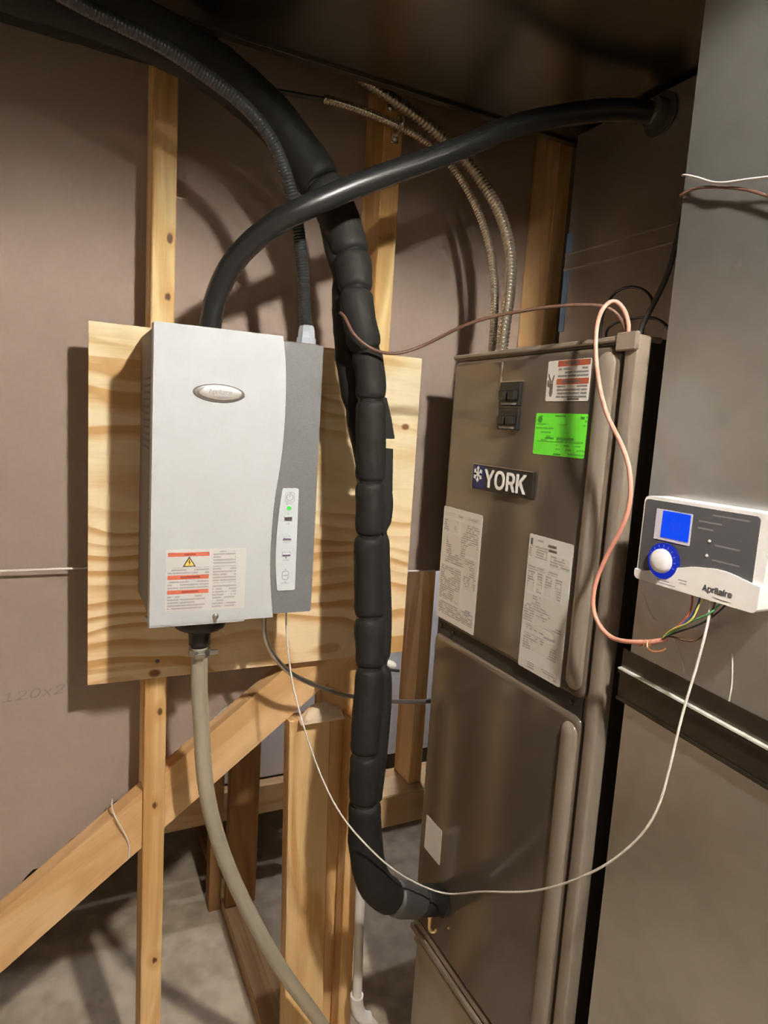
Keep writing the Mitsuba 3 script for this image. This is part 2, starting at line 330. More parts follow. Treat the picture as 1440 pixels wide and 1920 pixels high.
# ================================================================ steam humidifier
HX0, HX1, HZ0, HZ1, HY = .1175, .3745, -.322, .124, 1.010
DIV = [(.306, .126), (.312, .084), (.3145, .03), (.3145, .0), (.312, -.056), (.307, -.10), (.303, -.132), (.3008, -.17), (.300, -.20), (.3010, -.253), (.305, -.295), (.3085, -.324)]
from scipy.interpolate import CubicSpline
dz = np.linspace(-.324, .126, 40); dd = CubicSpline([b for a, b in DIV[::-1]], [a for a, b in DIV[::-1]])(dz)
edge = list(zip(dd, dz))
hb = box(HX0+.0015, HX1-.001, 1.030, 1.1895, HZ0+.006, HZ1-.004, .003)
put('steam_humidifier__housing', hb, 'housing_shaded', label='metal housing behind the cover, its grey darkened for shade')
put('steam_humidifier__side_panel', xz(Polygon([(x-.004, z) for x, z in edge]+[(HX1, HZ1-.0075), (HX1, HZ0+.0045)]).intersection(rrect(HX0, HX1, HZ0+.0045, HZ1-.0075, .003)), 1.0145, 1.032), 'grey_paint', label='grey side panel with a curved edge')
put('steam_humidifier__front_cover', cat(xz(Polygon([(HX0, HZ0), (HX0, HZ1)]+edge[::-1]).intersection(rrect(HX0, HX1, HZ0, HZ1, .002)), HY, 1.0155),
    box(HX0, HX0+.004, HY+.003, 1.034, HZ0, HZ1, .001), box(HX0, .305, HY+.003, 1.034, HZ1-.003, HZ1, .001), box(HX0, .262, HY+.002, 1.06, HZ0-.004, HZ0+.002, .0006)), 'white_paint', label='white front cover')
bx, bz, bw, bh = .2115, .030, .0385, .0138
def dome(cx, cz, a, b, y, h, sides=40):
    rs = [(1, 0), (.97, .55), (.88, .8), (.6, .95), (.3, 1), (0.02, 1)]
    V, Fc = [], []
    ang = np.arange(sides)*2*np.pi/sides
    for r, k in rs: V.append(np.stack([cx+a*r*np.cos(ang), np.full(sides, y-h*k), cz+b*r*np.sin(ang)], 1))
    V = np.vstack(V)
    for i in range(len(rs)-1):
        for j in range(sides):
            a0, b0, c0, d0 = i*sides+j, i*sides+(j+1) % sides, (i+1)*sides+(j+1) % sides, (i+1)*sides+j
            Fc += [(a0, b0, c0), (a0, c0, d0)]
    m = trimesh.Trimesh(V, Fc, process=False); 
    if (m.face_normals[:, 1]*m.area_faces).sum() > 0: m.invert()
    return m
put('steam_humidifier__badge', dome(bx, bz, bw, bh, HY, .003), 'badge_rim', True, label='oval silver badge')
put('steam_humidifier__badge__plate', dome(bx+.001, bz+.001, bw*.85, bh*.80, HY-.0025, .0035), 'badge_silver', True)
put('steam_humidifier__badge__lettering', text_y('Aprilaire', bx-.0165, bx+.0175, bz-.003, bz+.0055, HY-.0058, .0005), 'icon_grey')
sw = [(bx-.012, bz-.0045), (bx, bz-.0062), (bx+.017, bz-.0052), (bx+.017, bz-.0046), (bx, bz-.0054)]
put('steam_humidifier__badge__swoosh', xz(sw, HY-.0062, HY-.0056), 'icon_grey')
# control strip
ez = np.linspace(-.279, -.111, 20); ex = CubicSpline([-.279, -.236, -.184, -.111], [.3145, .3100, .3098, .3165])(ez)
strip = Polygon(list(zip(ex, ez))+[(.3435, -.111), (.3445, -.279)]).buffer(-.003).buffer(.003)
put('steam_humidifier__control_strip', xz(strip, 1.0128, 1.0150), 'panel_white', label='white control strip with icons')
YS = 1.0128
def icon(nm, poly, mat, d=.0004): return put('steam_humidifier__control_strip__'+nm, xz(poly, YS-d, YS+.0002), mat)
ring = shapely.Point(.329, -.1255).buffer(.0058).difference(shapely.Point(.329, -.1255).buffer(.0046)).difference(shapely.box(.3279, -.124, .3301, -.118))
icon('power_ring', ring, 'icon_grey'); icon('power_bar', shapely.box(.3284, -.1262, .3296, -.1185), 'icon_grey')
sq = rrect(.3215, .3365, -.1335, -.1175, .002); icon('power_frame', sq.difference(sq.buffer(-.0006)), 'icon_grey')
def caption(txt, x0, x1, z0, z1): put('steam_humidifier__control_strip__caption', text_y(txt, x0, x1, z0, z1, YS, .0003), 'icon_grey')
caption('On/Off', .3235, .3345, -.1375, -.1350); caption('Fill', .3255, .3305, -.1700, -.1672); caption('Steam', .3220, .3330, -.2005, -.1975); caption('Drain', .3222, .3318, -.2300, -.2272); caption('Service', .3205, .3325, -.2680, -.2650)
fr = shapely.box(.3208, -.1647, .3345, -.1560); icon('fill_tank', fr.difference(shapely.box(.3216, -.1639, .3337, -.156)), 'icon_grey'); icon('fill_bar', shapely.box(.3220, -.1635, .3333, -.1580), 'icon_dark')
icon('fill_arrow', Polygon([(.3265, -.154), (.3285, -.154), (.3275, -.151)]), 'icon_grey')
icon('steam_bar', shapely.box(.3205, -.1952, .3342, -.1928), 'icon_violet'); icon('steam_tank', shapely.box(.3200, -.1970, .3347, -.1952), 'icon_grey')
for k in (-.004, 0, .004): icon('steam_wisp', shapely.box(.327+k-.0004, -.1912, .327+k+.0004, -.1880), 'icon_grey')
icon('drain_bar', shapely.box(.3208, -.2222, .3338, -.2195), 'icon_violet'); dt = shapely.box(.3200, -.2225, .3345, -.2150); icon('drain_tank', dt.difference(shapely.box(.3208, -.2222, .3337, -.2156)), 'icon_grey')
icon('drain_arrow', Polygon([(.3255, -.2235), (.3285, -.2235), (.327, -.2260)]), 'icon_violet')
hx = rrect(.3212, .3328, -.2612, -.2465, .0035); icon('service_can', hx.difference(hx.buffer(-.0012)), 'icon_grey'); icon('service_line', shapely.box(.3235, -.2547, .3305, -.2530), 'icon_grey'); icon('service_line', Polygon([(.3255, -.2635), (.3290, -.2635), (.3272, -.2660)]), 'icon_grey'); icon('service_line', Polygon([(.3255, -.2448), (.3290, -.2448), (.3272, -.2430)]), 'icon_grey')
put('steam_humidifier__control_strip__led', dome(.3285, -.1432, .0036, .0034, YS, .0008, 16), 'lcd_dark', label='lit green indicator', emitter={'type': 'area', 'radiance': rgb((.10, .95, .11))})
# warning label on the cover
YL = HY-.0005
put('steam_humidifier__warning_label', xz(rrect(.1395, .2605, -.3025, -.2055, .002), YL, HY+.0005), 'print_plain', label='white warning label with orange bars')
def lab(nm, x0, x1, z0, z1, mat, d=.0004): return put('steam_humidifier__warning_label__'+nm, box(x0, x1, YL-d, YL+.0002, z0, z1, 0), mat)
for z0, z1, tx0, tx1 in ((-.2165, -.2105, .166, .183), (-.2520, -.2455, .161, .190), (-.2745, -.2685, .163, .188)):
    lab('orange_bar', .1425, .2035, z0, z1, 'label_orange'); lab('heading', tx0, tx1, z0+.0016, z1-.0016, 'label_orange_ink', .0006)
for x0, x1, z0, z1 in ((.1425, .2035, -.2435, -.2335), (.1425, .2035, -.2670, -.2535), (.1425, .1985, -.3010, -.2765), (.2095, .2445, -.2305, -.2095), (.2095, .2455, -.2600, -.2330), (.2095, .2465, -.2990, -.2625)):
    lab('print_block', x0, x1, z0, z1, 'print_cover')
tri = Polygon([(.1640, -.2325), (.1835, -.2325), (.17375, -.2168)])
put('steam_humidifier__warning_label__hazard_sign', xz(tri, YL-.0005, YL), 'icon_dark'); put('steam_humidifier__warning_label__hazard_sign__field', xz(tri.buffer(-.0014), YL-.0008, YL-.0004), 'label_yellow')
put('steam_humidifier__warning_label__hazard_sign__bolt', xz([(.1745, -.2200), (.1722, -.2260), (.1738, -.2256), (.1731, -.2308), (.1757, -.2246), (.1741, -.2250)], YL-.0011, YL-.0007), 'icon_dark')
put('steam_humidifier__screw', cat(lathe((.2155, HY, -.3135), (0, -1, 0), [(0, .0047), (.002, .0047), (.0035, .003), (.0037, .0)], 18)), 'steel', 40, label='steel cover screw')
put('steam_humidifier__cover_clip', box(.2128, .2182, HY-.0012, HY+.0005, -.3225, -.3135, .0004), 'steel')
for k in range(11):
    z = -.01+.0105*k-.05
    put('steam_humidifier__vent_slot', box(HX0+.0010, HX0+.0020, 1.06, 1.135, z, z+.0036, 0), 'grey_dark')
# drain cup and cable gland below / above
put('steam_humidifier__drain_cup', lathe((.207, 1.088, -.330), (0, 0, -1), [(0, .043), (.014, .043), (.022, .040), (.0255, .034), (.028, .020), (.030, .0185), (.054, .0175), (.056, .0130), (.062, .0128)], 36), 'black_plastic', 40, label='black drain cup under the cabinet')
put('steam_humidifier__cable_gland', cat(lathe((.3575, 1.050, .1195), (0, 0, 1), [(0, .0165), (.010, .0165), (.0105, .0140), (.020, .0140), (.027, .0128), (.030, .0108)], 8)), 'gland_grey', label='grey cable gland on top')
put('steam_humidifier__steam_outlet', lathe((.2125, 1.100, .115), (0, 0, 1), [(0, .022), (.010, .022), (.012, .0165), (.016, .0165)], 28), 'black_plastic', 40)
tag('steam_humidifier', 'white and grey wall-mounted steam humidifier cabinet on the plywood panel', 'humidifier')

# ================================================================ drain hose, water tube
DRAIN = [(.207, 1.088, -.388), (.208, 1.089, -.43), (.209, 1.09, -.462), (.216, 1.095, -.542), (.226, 1.1, -.645), (.257, 1.1, -.775), (.31, 1.11, -.913), (.391, 1.12, -1.083), (.488, 1.135, -1.255), (.560, 1.15, -1.40), (.60, 1.15, -1.487)]
q, s = spline(DRAIN, .008)
put('drain_hose__hose', sweep(q, .0138, 20), 'clear_vinyl', True)
put('drain_hose__hose_clamp', cat(lathe((.2075, 1.0885, -.392), (0, 0, -1), [(-.001, .0140), (-.0005, .0182), (.0095, .0182), (.010, .0140)], 32), box(.196, .213, 1.064, 1.0715, -.4015, -.3925, .001), box(.2215, .236, 1.074, 1.082, -.4005, -.3925, .001)), 'steel', 40, label='steel worm clamp')
tag('drain_hose', 'cloudy clear plastic hose hanging from the drain cup to the floor', 'hose')
TUBE = [(.314, 1.08, -.31), (.314, 1.08, -.35), (.317, 1.08, -.379), (.339, 1.09, -.421), (.378, 1.1, -.462), (.425, 1.115, -.492), (.481, 1.135, -.52395), (.547, 1.145, -.548), (.613, 1.15, -.565), (.682, 1.152, -.576), (.80, 1.155, -.585), (.90, 1.158, -.60)]
plain('water_tube', tube(TUBE, .0046, .006, 14), 'steel', 'thin silvery water tube from under the humidifier, passing behind the insulated pipe', 'tube', smooth=True)

# ================================================================ steam hose
HOSE = [(.2125, 1.1, .126), (.217, 1.08, .177), (.237, 1.05, .231), (.274, 1.01, .274), (.313, .98, .301), (.372, .965, .335), (.452, .955, .377), (.555, .945, .43), (.644, .935, .479), (.735, .915, .512), (.807, .885, .526), (.868, .862, .527)]
put('steam_hose__hose', tube(HOSE, .0172, .008, 28), 'hose_rubber', True)
put('steam_hose__collar', lathe((.8795, .858, .527), (-1, .05, 0), [(0, .034), (.003, .034), (.004, .024), (.020, .0225), (.0205, .018)], 30), 'grey_tape', 40, label='metal collar where the hose enters the plenum')
for (a, b) in (((.868, .862, .527), (-1, .3, 0)), ):
    put('steam_hose__hose_clamp', lathe(a, b, [(0, .0180), (.0003, .0195), (.009, .0195), (.0093, .0180)], 28), 'steel', 40)
tag('steam_hose', 'smooth black hose arching from the top of the humidifier to the plenum', 'hose')

# ================================================================ liquid-tight conduit
FLEX = [(.3575, 1.050, .142), (.355, 1.0525, .162), (.353, 1.055, .192), (.339, 1.05, .279), (.313, 1.03, .348), (.283, 1.02, .399), (.241, 1.01, .433), (.191, 1.01, .458), (.12, 1.01, .484), (.035, 1.01, .501), (-.10, 1.0, .53), (-.25, .98, .545)]
plain('flexible_conduit', ribbed(FLEX, .0103, .0046, .0012, 16, 4), 'flex_plastic', 'thin ribbed grey plastic conduit rising from the gland on the humidifier', 'conduit', smooth=50)

# ================================================================ insulated refrigerant line
MAIN = [(-.40, 1.05, .525), (-.25, 1.05, .528), (-.08, 1.05, .527), (.036, 1.05, .52395), (.117, 1.05, .514), (.183, 1.05, .498), (.247, 1.055, .474), (.307, 1.06, .438), (.355, 1.06, .393), (.393, 1.06, .348), (.418, 1.06, .308), (.433, 1.06, .272), (.444, 1.06, .218), (.453, 1.06, .171), (.468, 1.06, .125), (.477, 1.06, .085), (.482, 1.06, .044), (.487, 1.06, -.025), (.491, 1.06, -.1), (.494, 1.06, -.147), (.496, 1.06, -.196), (.500, 1.06, -.274), (.505, 1.06, -.349), (.509, 1.06, -.395), (.512, 1.06, -.446), (.513, 1.06, -.53), (.513, 1.06, -.614), (.516, 1.055, -.709),
        (.519, 1.05, -.773), (.524, 1.04, -.828), (.541, 1.03, -.876), (.579, 1.022, -.907), (.628, 1.018, -.923), (.682, 1.018, -.938)]
kk = np.array([np.interp(z, [-.938, -.923, -.907, -.876, -.70, -.60, -.30, .18, .31, .393, .474], [.995, .975, .955, .94, .918, .918, .955, .955, 1.0, 1.04, 1.05]) if x > .22 else np.interp(x, [.03, .12, .19], [1.0, 1.0, 1.035]) for x, y, z in MAIN]); MAIN = np.array(MAIN)*kk[:, None]
q, s = spline(MAIN, .004)
cutz = [.385, .269, .209, .1195, .042, -.0955, -.187, -.331, -.419, -.564, -.651]
cut = [0]
for z in cutz:
    i = int(np.argmax((q[:, 2] < z) & (q[:, 0] > .2))); cut.append(i)
i2 = int(np.argmax((q[:, 0] > .545) & (q[:, 2] < -.8))); i3 = int(np.argmax((q[:, 0] > .615) & (q[:, 2] < -.8))); cut += [i2, i3, len(q)-1]
rad = [(.034, .037), (.036, .032), (.031, .0285), (.0285, .0285), (.0265, .0265), (.0262, .0262), (.0258, .0262), (.0265, .0268), (.0262, .0265), (.0268, .0268), (.0275, .0275), (.0300, .0335), (.0330, .0320), (.0310, .0290)]
for k in range(len(cut)-1):
    qq = q[cut[k]:cut[k+1]+1]; n = len(qq); t = np.linspace(0, 1, n)
    L = n*.004; e = np.minimum(t, 1-t)*L
    r = np.interp(t, [0, 1], rad[k]); sh = np.clip(e/.016, 0, 1)
    r = .96*r*(.70+.30*np.sqrt(1-(1-sh)**2))
    if k == 0: r = np.interp(t, [0, 1], rad[0])*np.where(t < .5, 1, (.85+.15*np.sqrt(1-(1-sh)**2)))
    m = sweep(qq, r, 36); vv = m.vertices
    nrm = m.vertex_normals; m.vertices = vv+nrm*((meshkit.fbm(vv*22+k*3.1, 3)-.5)*.0060)[:, None]
    put('refrigerant_line__insulation_sleeve', m, 'grey_tape' if k == 12 else 'foam', True, label='elbow wrapped in grey tape' if k == 12 else None)
for k, i in enumerate(cut[2:-3]):
    p0 = q[i]; d = q[min(i+1, len(q)-1)]-q[i-1]; r = rad[k+1][1]*.72 if k < 9 else .020
    put('refrigerant_line__tie_band', lathe(p0-d/np.linalg.norm(d)*.003, d, [(0, r), (.0004, r+.0018), (.0056, r+.0018), (.006, r)], 32), 'tie_black', 40)
SEC = [(.385, 1.135, .400), (.412, 1.125, .352), (.426, 1.112, .305), (.434, 1.1, .262), (.443, 1.1, .205), (.447, 1.1, .145), (.456, 1.1, .100), (.472, 1.1, .03), (.489, 1.085, -.046), (.497, 1.07, -.11)]
SEC = np.array(SEC)*.965
q2, s2 = spline(SEC, .004); r2 = .0225-.003*np.abs(np.sin(s2*29))**8
m = sweep(q2, r2, 24); m.vertices = m.vertices+m.vertex_normals*((meshkit.fbm(m.vertices*25+9, 3)-.5)*.006)[:, None]
put('refrigerant_line__second_sleeve', m, 'foam', True, label='thinner insulated pipe strapped behind')
RT = [(.519, 1.075, -.105), (.530, 1.077, -.155), (.529, 1.08, -.200), (.538, 1.08, -.301), (.545, 1.08, -.384), (.547, 1.08, -.44), (.553, 1.08, -.49), (.555, 1.08, -.566), (.552, 1.08, -.653), (.548, 1.08, -.725)]
RT = np.array([np.array(a)*np.interp(a[2], [-.65, -.3], [.932, .96]) for a in RT])
q3, s3 = spline(RT, .004)
z3 = q3[:, 2]; r3 = .0155-.006*np.exp(-((z3+.188)/.012)**2)-.006*np.exp(-((z3+.428)/.012)**2)
put('refrigerant_line__third_sleeve', sweep(q3, r3, 24), 'foam', True, label='slim insulated pipe along the right side')
def fs(l): return [(a*.957, b*.957) for a, b in l]
put('refrigerant_line__loose_flap', xz(fs([(.500, .046), (.512, .046), (.524, .010), (.533, -.025), (.510, -.026)]), 1.012, 1.024), 'foam', label='loose flap of insulation')
put('refrigerant_line__loose_flap', xz(fs([(.505, -.042), (.531, -.043), (.535, -.12), (.532, -.185), (.525, -.197), (.510, -.19)]), 1.012, 1.024), 'foam', label='loose flap of insulation')
put('refrigerant_line__end_ring', lathe((.672, 1.013, -.934), (1, 0, 0), [(0, .030), (.008, .031), (.0085, .02)], 28), 'black_plastic', 40)
tag('refrigerant_line', 'lumpy black foam-insulated pipe bundle running down past the humidifier into the furnace', 'pipe')
plain('drain_fitting', cat(cyl((.655, 1.010, -.960), (.655, 1.010, -.978), .004), tube([(.655, 1.01, -.976), (.655, 1.008, -.987), (.660, 1.005, -.992), (.667, 1.003, -.986)], .0032, .002, 10), cyl((.655, 1.010, -.950), (.655, 1.010, -.962), .006)), 'brass', 'small brass hook fitting under the insulated elbow', 'fitting', smooth=40)
put('pipe_cap__cap', lathe((.526, 1.022, -.427), (.9, -.1, -.3), [(0, .007), (.014, .007), (.019, .004), (.021, .001)], 16), 'pvc', 40)
put('pipe_cap__tip', cyl((.532, 1.020, -.4400), (.552, 1.018, -.4435), .0026, 10), 'black_plastic', 40, label='black tip')
tag('pipe_cap', 'small white plug poking out from the right of the insulated pipe', 'plug')

# second black pipe along the wall top, thin black cable
q4, s4 = spline([(-.9, 1.163, .560), (-.5, 1.163, .561), (-.1, 1.163, .562), (.12, 1.163, .562), (.22, 1.160, .558)], .01)
m = sweep(q4, .034, 28); m.vertices = m.vertices+m.vertex_normals*((meshkit.fbm(m.vertices*18+2, 3)-.5)*.006)[:, None]
plain('overhead_pipe', m, 'foam', 'black insulated pipe running level along the top left of the wall, in shadow', 'pipe', smooth=True)
plain('thin_cable', tube([(.26, 1.19, .540), (.312, 1.185, .547), (.368, 1.183, .552), (.43, 1.178, .5565)], .0042, .006, 10), 'wire_black', 'thin black cable joining the lower metal conduit behind the insulated pipe', 'cable', smooth=True)

# ================================================================ metal conduits
COND1 = [(.30, 1.16, .66), (.405, 1.16, .635), (.466, 1.16, .603), (.551, 1.172, .583), (.645, 1.16, .539), (.708, 1.14, .486), (.743, 1.1, .412), (.75, 1.06, .323), (.732, 1.03, .23), (.7145, 1.012, .139)]
COND2 = [(.413, 1.178, .555), (.443, 1.178, .556), (.55, 1.188, .553), (.650, 1.182, .522), (.702, 1.155, .460), (.733, 1.12, .371), (.741, 1.09, .269), (.725, 1.06, .139)]
plain('metal_conduit', ribbed(COND1, .0114, .0074, .0030, 18, 6), 'conduit_metal', 'thicker spiral metal conduit, front one of the pair entering the furnace top', 'conduit', smooth=60)
plain('metal_conduit', ribbed(COND2, .0080, .0056, .0021, 16, 6), 'conduit_metal', 'thinner spiral metal conduit, rear one of the pair entering the furnace top', 'conduit', smooth=50)
put('conduit_strap__strap', cat(tube([(.566, 1.203, .566), (.566, 1.185, .566), (.566, 1.174, .556), (.566, 1.176, .545), (.566, 1.190, .540), (.566, 1.2035, .538)], .0035, .003, 8), box(.558, .574, 1.201, 1.205, .525, .542, .001)), 'steel', 40)
for x, z in ((.566, .533), (.553, .585)):
    put('conduit_strap__screw', lathe((x, 1.205, z), (0, -1, 0), [(0, .006), (.004, .006), (.0065, .003), (.007, .0)], 12), 'steel', 40)
tag('conduit_strap', 'shiny screwed strap holding the metal conduits to the stud', 'strap')

# ================================================================ furnace
XF = .684
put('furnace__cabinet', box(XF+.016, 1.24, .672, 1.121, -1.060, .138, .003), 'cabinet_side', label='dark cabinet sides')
put('furnace__face_frame', cat(box(XF+.010, XF+.03, .668, 1.121, -1.060, .138, .002)), 'cabinet_edge_lit')
put('furnace__corner_post', box(XF+.001, XF+.028, .664, .6885, -1.060, .139, .004), 'cabinet_edge_lit', 0, label='brown corner post')
put('furnace__top_flange', cat(box(XF-.002, XF+.05, .668, 1.124, .131, .139, .002), box(XF-.004, XF+.004, .664, .700, .118, .1425, .0015)), 'cabinet_edge_lit')
def loft(y0, y1, z0, z1, x0, x1, r, rc):
    """slab with a rounded rim: front at x0, back at x1"""
    ins = [(r*(1-math.sin(a)), r*(1-math.cos(a))) for a in np.linspace(math.pi/2, 0, 7)]      # (set back in x from the front, inset) from the side to the front
    rings = []
    def ringpts(i):
        p = []
        rr = max(rc-i, .0005)
        for cy_, cz_, a0 in ((y1-i-rr, z1-i-rr, 0), (y0+i+rr, z1-i-rr, 90), (y0+i+rr, z0+i+rr, 180), (y1-i-rr, z0+i+rr, 270)):
            for t in np.radians(a0+np.linspace(0, 90, 7)): p.append((cy_+rr*math.cos(t), cz_+rr*math.sin(t)))
        return p
    rings.append((x1, ringpts(0)))
    for k in range(7):
        t = k/6*math.pi/2
        rings.append((x0+r*(1-math.sin(t)), ringpts(r*(1-math.cos(t)))))
    n = len(rings[0][1]); V = np.array([(x, y, z) for x, p in rings for y, z in p]); m_ = len(rings)
    i, j = np.meshgrid(np.arange(m_-1), np.arange(n), indexing='ij')
    f = np.concatenate([np.stack([i*n+j, i*n+(j+1) % n, (i+1)*n+(j+1) % n], -1).reshape(-1, 3), np.stack([i*n+j, (i+1)*n+(j+1) % n, (i+1)*n+j], -1).reshape(-1, 3)])
    L = len(V); V = np.vstack([V, V[-n:], V[:n], [(x0, (y0+y1)/2, (z0+z1)/2)], [(x1, (y0+y1)/2, (z0+z1)/2)]]); j = np.arange(n); jn = (j+1) % n
    f = np.vstack([f, np.stack([L+j, L+jn, np.full(n, L+2*n)], 1), np.stack([L+n+jn, L+n+j, np.full(n, L+2*n+1)], 1)])
    m = trimesh.Trimesh(V, f, process=False)
    if m.volume < 0: m.invert()
    return m
def door(key, z0, z1, mat='cabinet_paint'):
    put(key, loft(.695, 1.123, z0, z1, XF, XF+.024, .010, .016), mat, True)
def rib(y, z0, z1, x, w, d):
    e = np.linspace(0, math.pi/2, 7); zs = np.concatenate([z0+w*(1-np.cos(e)), z1-w*(1-np.cos(e[::-1]))]); rr = np.concatenate([w*np.sin(e), w*np.sin(e[::-1])])
    m = sweep(np.stack([np.zeros(14), np.zeros(14), zs], 1), np.maximum(rr, 1e-4), 32); v = m.vertices; m.vertices = np.stack([x+v[:, 0]*d/w, y+v[:, 1], v[:, 2]], 1); return m
door('furnace__upper_door', -.386, .1285)
door('furnace__lower_door', -1.048, -.412)
put('furnace__upper_door__rib', rib(.7165, -.374, .119, XF+.001, .0165, .0085), 'cabinet_edge_lit', True, label='long rounded rib at the near edge')
put('furnace__lower_door__rib', rib(.7145, -1.040, -.424, XF+.001, .0165, .0085), 'cabinet_edge_lit', True, label='long rounded rib at the near edge')
put('furnace__door_gap', box(XF+.006, XF+.016, .70, 1.12, -.420, -.378, 0), 'cabinet_side')
put('furnace__bottom_rail', cat(box(XF+.002, XF+.026, .668, 1.124, -1.066, -1.051, .002), box(XF-.003, XF+.02, .668, 1.128, -1.083, -1.070, .002)), 'cabinet_edge_lit')
for y, z in ((1.105, -.396), (1.06, -.398), (.722, -.398)):
    put('furnace__screw', lathe((XF+.007, y, z), (-1, 0, 0), [(0, .004), (.003, .004), (.0045, .002), (.0046, 0)], 10), 'black_plastic', 40)
put('furnace__screw', lathe((XF, .985, -.975), (-1, 0, 0), [(0, .0026), (.002, .0026), (.003, .0)], 10), 'brass', 40)
# breakers
put('furnace__breaker_frame', cat(box(XF-.0025, XF+.004, .961, .9635, .004, .118, .0004), box(XF-.0025, XF+.004, .898, .9635, .083, .0855, .0004)), 'cabinet_edge_lit')
for z0, z1 in ((.043, .082), (.003, .040)):
    k = put('furnace__breaker', box(XF-.006, XF+.006, .900, .957, z0, z1, .0015), 'breaker_black', label='black circuit breaker')
    for y in (.916, .941):
        put(k+'__toggle', box(XF-.013, XF-.004, y-.010, y+.010, z0+.009, z1-.013, .002), 'breaker_black')
    put(k+'__print', box(XF-.0064, XF-.0055, .908, .950, z0+.002, z0+.0055, 0), 'icon_grey')
# brand badge
YB0, YB1, ZB0, ZB1 = .8455, 1.0205, -.1065, -.0615
put('furnace__name_badge', box(XF-.0055, XF+.002, YB0, YB1, ZB0, ZB1, .0015), 'badge_black', label='black badge with white capital letters')
put('furnace__name_badge__blue_field', box(XF-.0062, XF-.004, .980, 1.0185, ZB0+.0015, ZB1-.0015, .0003), 'badge_blue')
put('furnace__name_badge__rim', cat(box(XF-.0062, XF-.004, YB0, YB1, ZB1-.0008, ZB1+.0006, 0), box(XF-.0062, XF-.004, YB1-.0008, YB1+.0006, ZB0, ZB1, 0)), 'cabinet_edge_lit')
put('furnace__name_badge__lettering', text_x('YORK', .9800, .8620, -.1005, -.0675, XF-.0062, .0012, True), 'letter_white')
fl = []
for k in range(3):
    a = math.radians(60*k+30); b = shapely.box(-.0125, -.0009, .0125, .0009)
    for sg in (-1, 1):
        for d in (-1, 1):
            b = b.union(affinity.translate(affinity.rotate(shapely.box(0, -.0007, .0046, .0007), (45*d if sg > 0 else 180+45*d), origin=(0, 0)), sg*.0068, 0))
    fl.append(affinity.rotate(b, math.degrees(a), origin=(0, 0)))
fl = affinity.translate(affinity.scale(shapely.union_all(fl), 1.15, 1.15, origin=(0, 0)), 1.0015, -.079)
put('furnace__name_badge__snowflake', yz(fl, XF-.0074, XF-.0060), 'letter_white')
# labels
def sticker(nm, y0, y1, z0, z1, mat, lab): return put('furnace__'+nm, yz(rrect(y0, y1, z0, z1, .003), XF-.0008, XF+.0005), mat, label=lab)
def on(k, nm, y0, y1, z0, z1, mat, d=.0004): return put(k+'__'+nm, box(XF-.0008-d, XF-.0006, y0, y1, z0, z1, 0), mat)
k = sticker('warning_sticker', .7455, .8405, .051, .1125, 'label_white', 'white warning sticker with two red bars')
on(k, 'red_bar', .7475, .8170, .1030, .1115, 'label_red'); on(k, 'red_bar', .7475, .8170, .0760, .0845, 'label_red')
on(k, 'heading', .770, .800, .1055, .109, 'label_ink', .0006); on(k, 'heading', .766, .805, .0785, .082, 'label_ink', .0006)
on(k, 'print_block', .7495, .8150, .0865, .1015, 'print_warn'); on(k, 'print_block', .7495, .8150, .0560, .0745, 'print_warn'); on(k, 'heading', .765, .79, .0525, .0555, 'label_ink')
hand = shapely.union_all([shapely.box(.825, .066, .832, .078), Polygon([(.824, .066), (.833, .066), (.830, .058), (.827, .058)]), Polygon([(.832, .078), (.838, .092), (.836, .093), (.829, .080)]), Polygon([(.826, .078), (.823, .090), (.825, .091), (.829, .079)]), Polygon([(.838, .074), (.8385, .083), (.836, .083), (.831, .072)])])
put(k+'__pictogram', yz(hand, XF-.0013, XF-.0006), 'label_ink')
k = sticker('approval_sticker', .7420, .8590, -.0325, .0325, 'print_green', 'bright green sticker')
m = yz(shapely.Point(.8475, .0225).buffer(.0052), XF-.0013, XF-.0006); put(k+'__seal', m, 'green_ink')
on(k, 'rule', .752, .851, -.0115, -.0108, 'green_ink'); on(k, 'word', .767, .805, -.0075, -.0040, 'green_ink'); on(k, 'word', .812, .832, -.0072, -.0046, 'green_ink'); on(k, 'word', .793, .809, -.0310, -.0285, 'green_ink'); on(k, 'word', .790, .812, .0275, .0295, 'green_ink'); on(k, 'word', .748, .756, .0245, .0285, 'green_ink')
k = sticker('rating_plate', .7440, .8475, -.3825, -.1605, 'label_white', 'tall white rating label on the near side')
for y0, y1, z0, z1 in ((.800, .845, -.1965, -.177), (.748, .792, -.2035, -.186), (.772, .845, -.2170, -.2105), (.826, .843, -.2520, -.2190), (.806, .819, -.2520, -.2190), (.784, .799, -.2520, -.2190), (.761, .776, -.2520, -.2190), (.752, .845, -.3030, -.2570), (.770, .835, -.3165, -.3060), (.758, .840, -.3480, -.3220), (.752, .842, -.3790, -.3680)):
    on(k, 'print_block', y0, y1, z0, z1, 'print_sheet')
on(k, 'word', .838, .843, -.178, -.167, 'label_ink'); on(k, 'word', .812, .826, -.170, -.167, 'icon_grey'); on(k, 'word', .781, .800, -.1745, -.1705, 'label_ink'); on(k, 'word', .779, .798, -.1815, -.1775, 'label_ink'); on(k, 'word', .765, .79, -.3185, -.315, 'icon_grey')
k = sticker('wiring_diagram', .9835, 1.1185, -.3770, -.1525, 'label_white', 'tall white wiring diagram label on the far side')
for y0, y1, z0, z1 in ((.99, 1.112, -.170, -.163), (1.06, 1.112, -.200, -.176), (.99, 1.05, -.235, -.176), (1.03, 1.10, -.262, -.205), (.99, 1.03, -.300, -.24), (1.04, 1.112, -.335, -.268), (.99, 1.112, -.365, -.340)):
    on(k, 'print_block', y0, y1, z0, z1, 'print_sheet')
on(k, 'word', 1.0, 1.016, -.348, -.337, 'icon_grey')
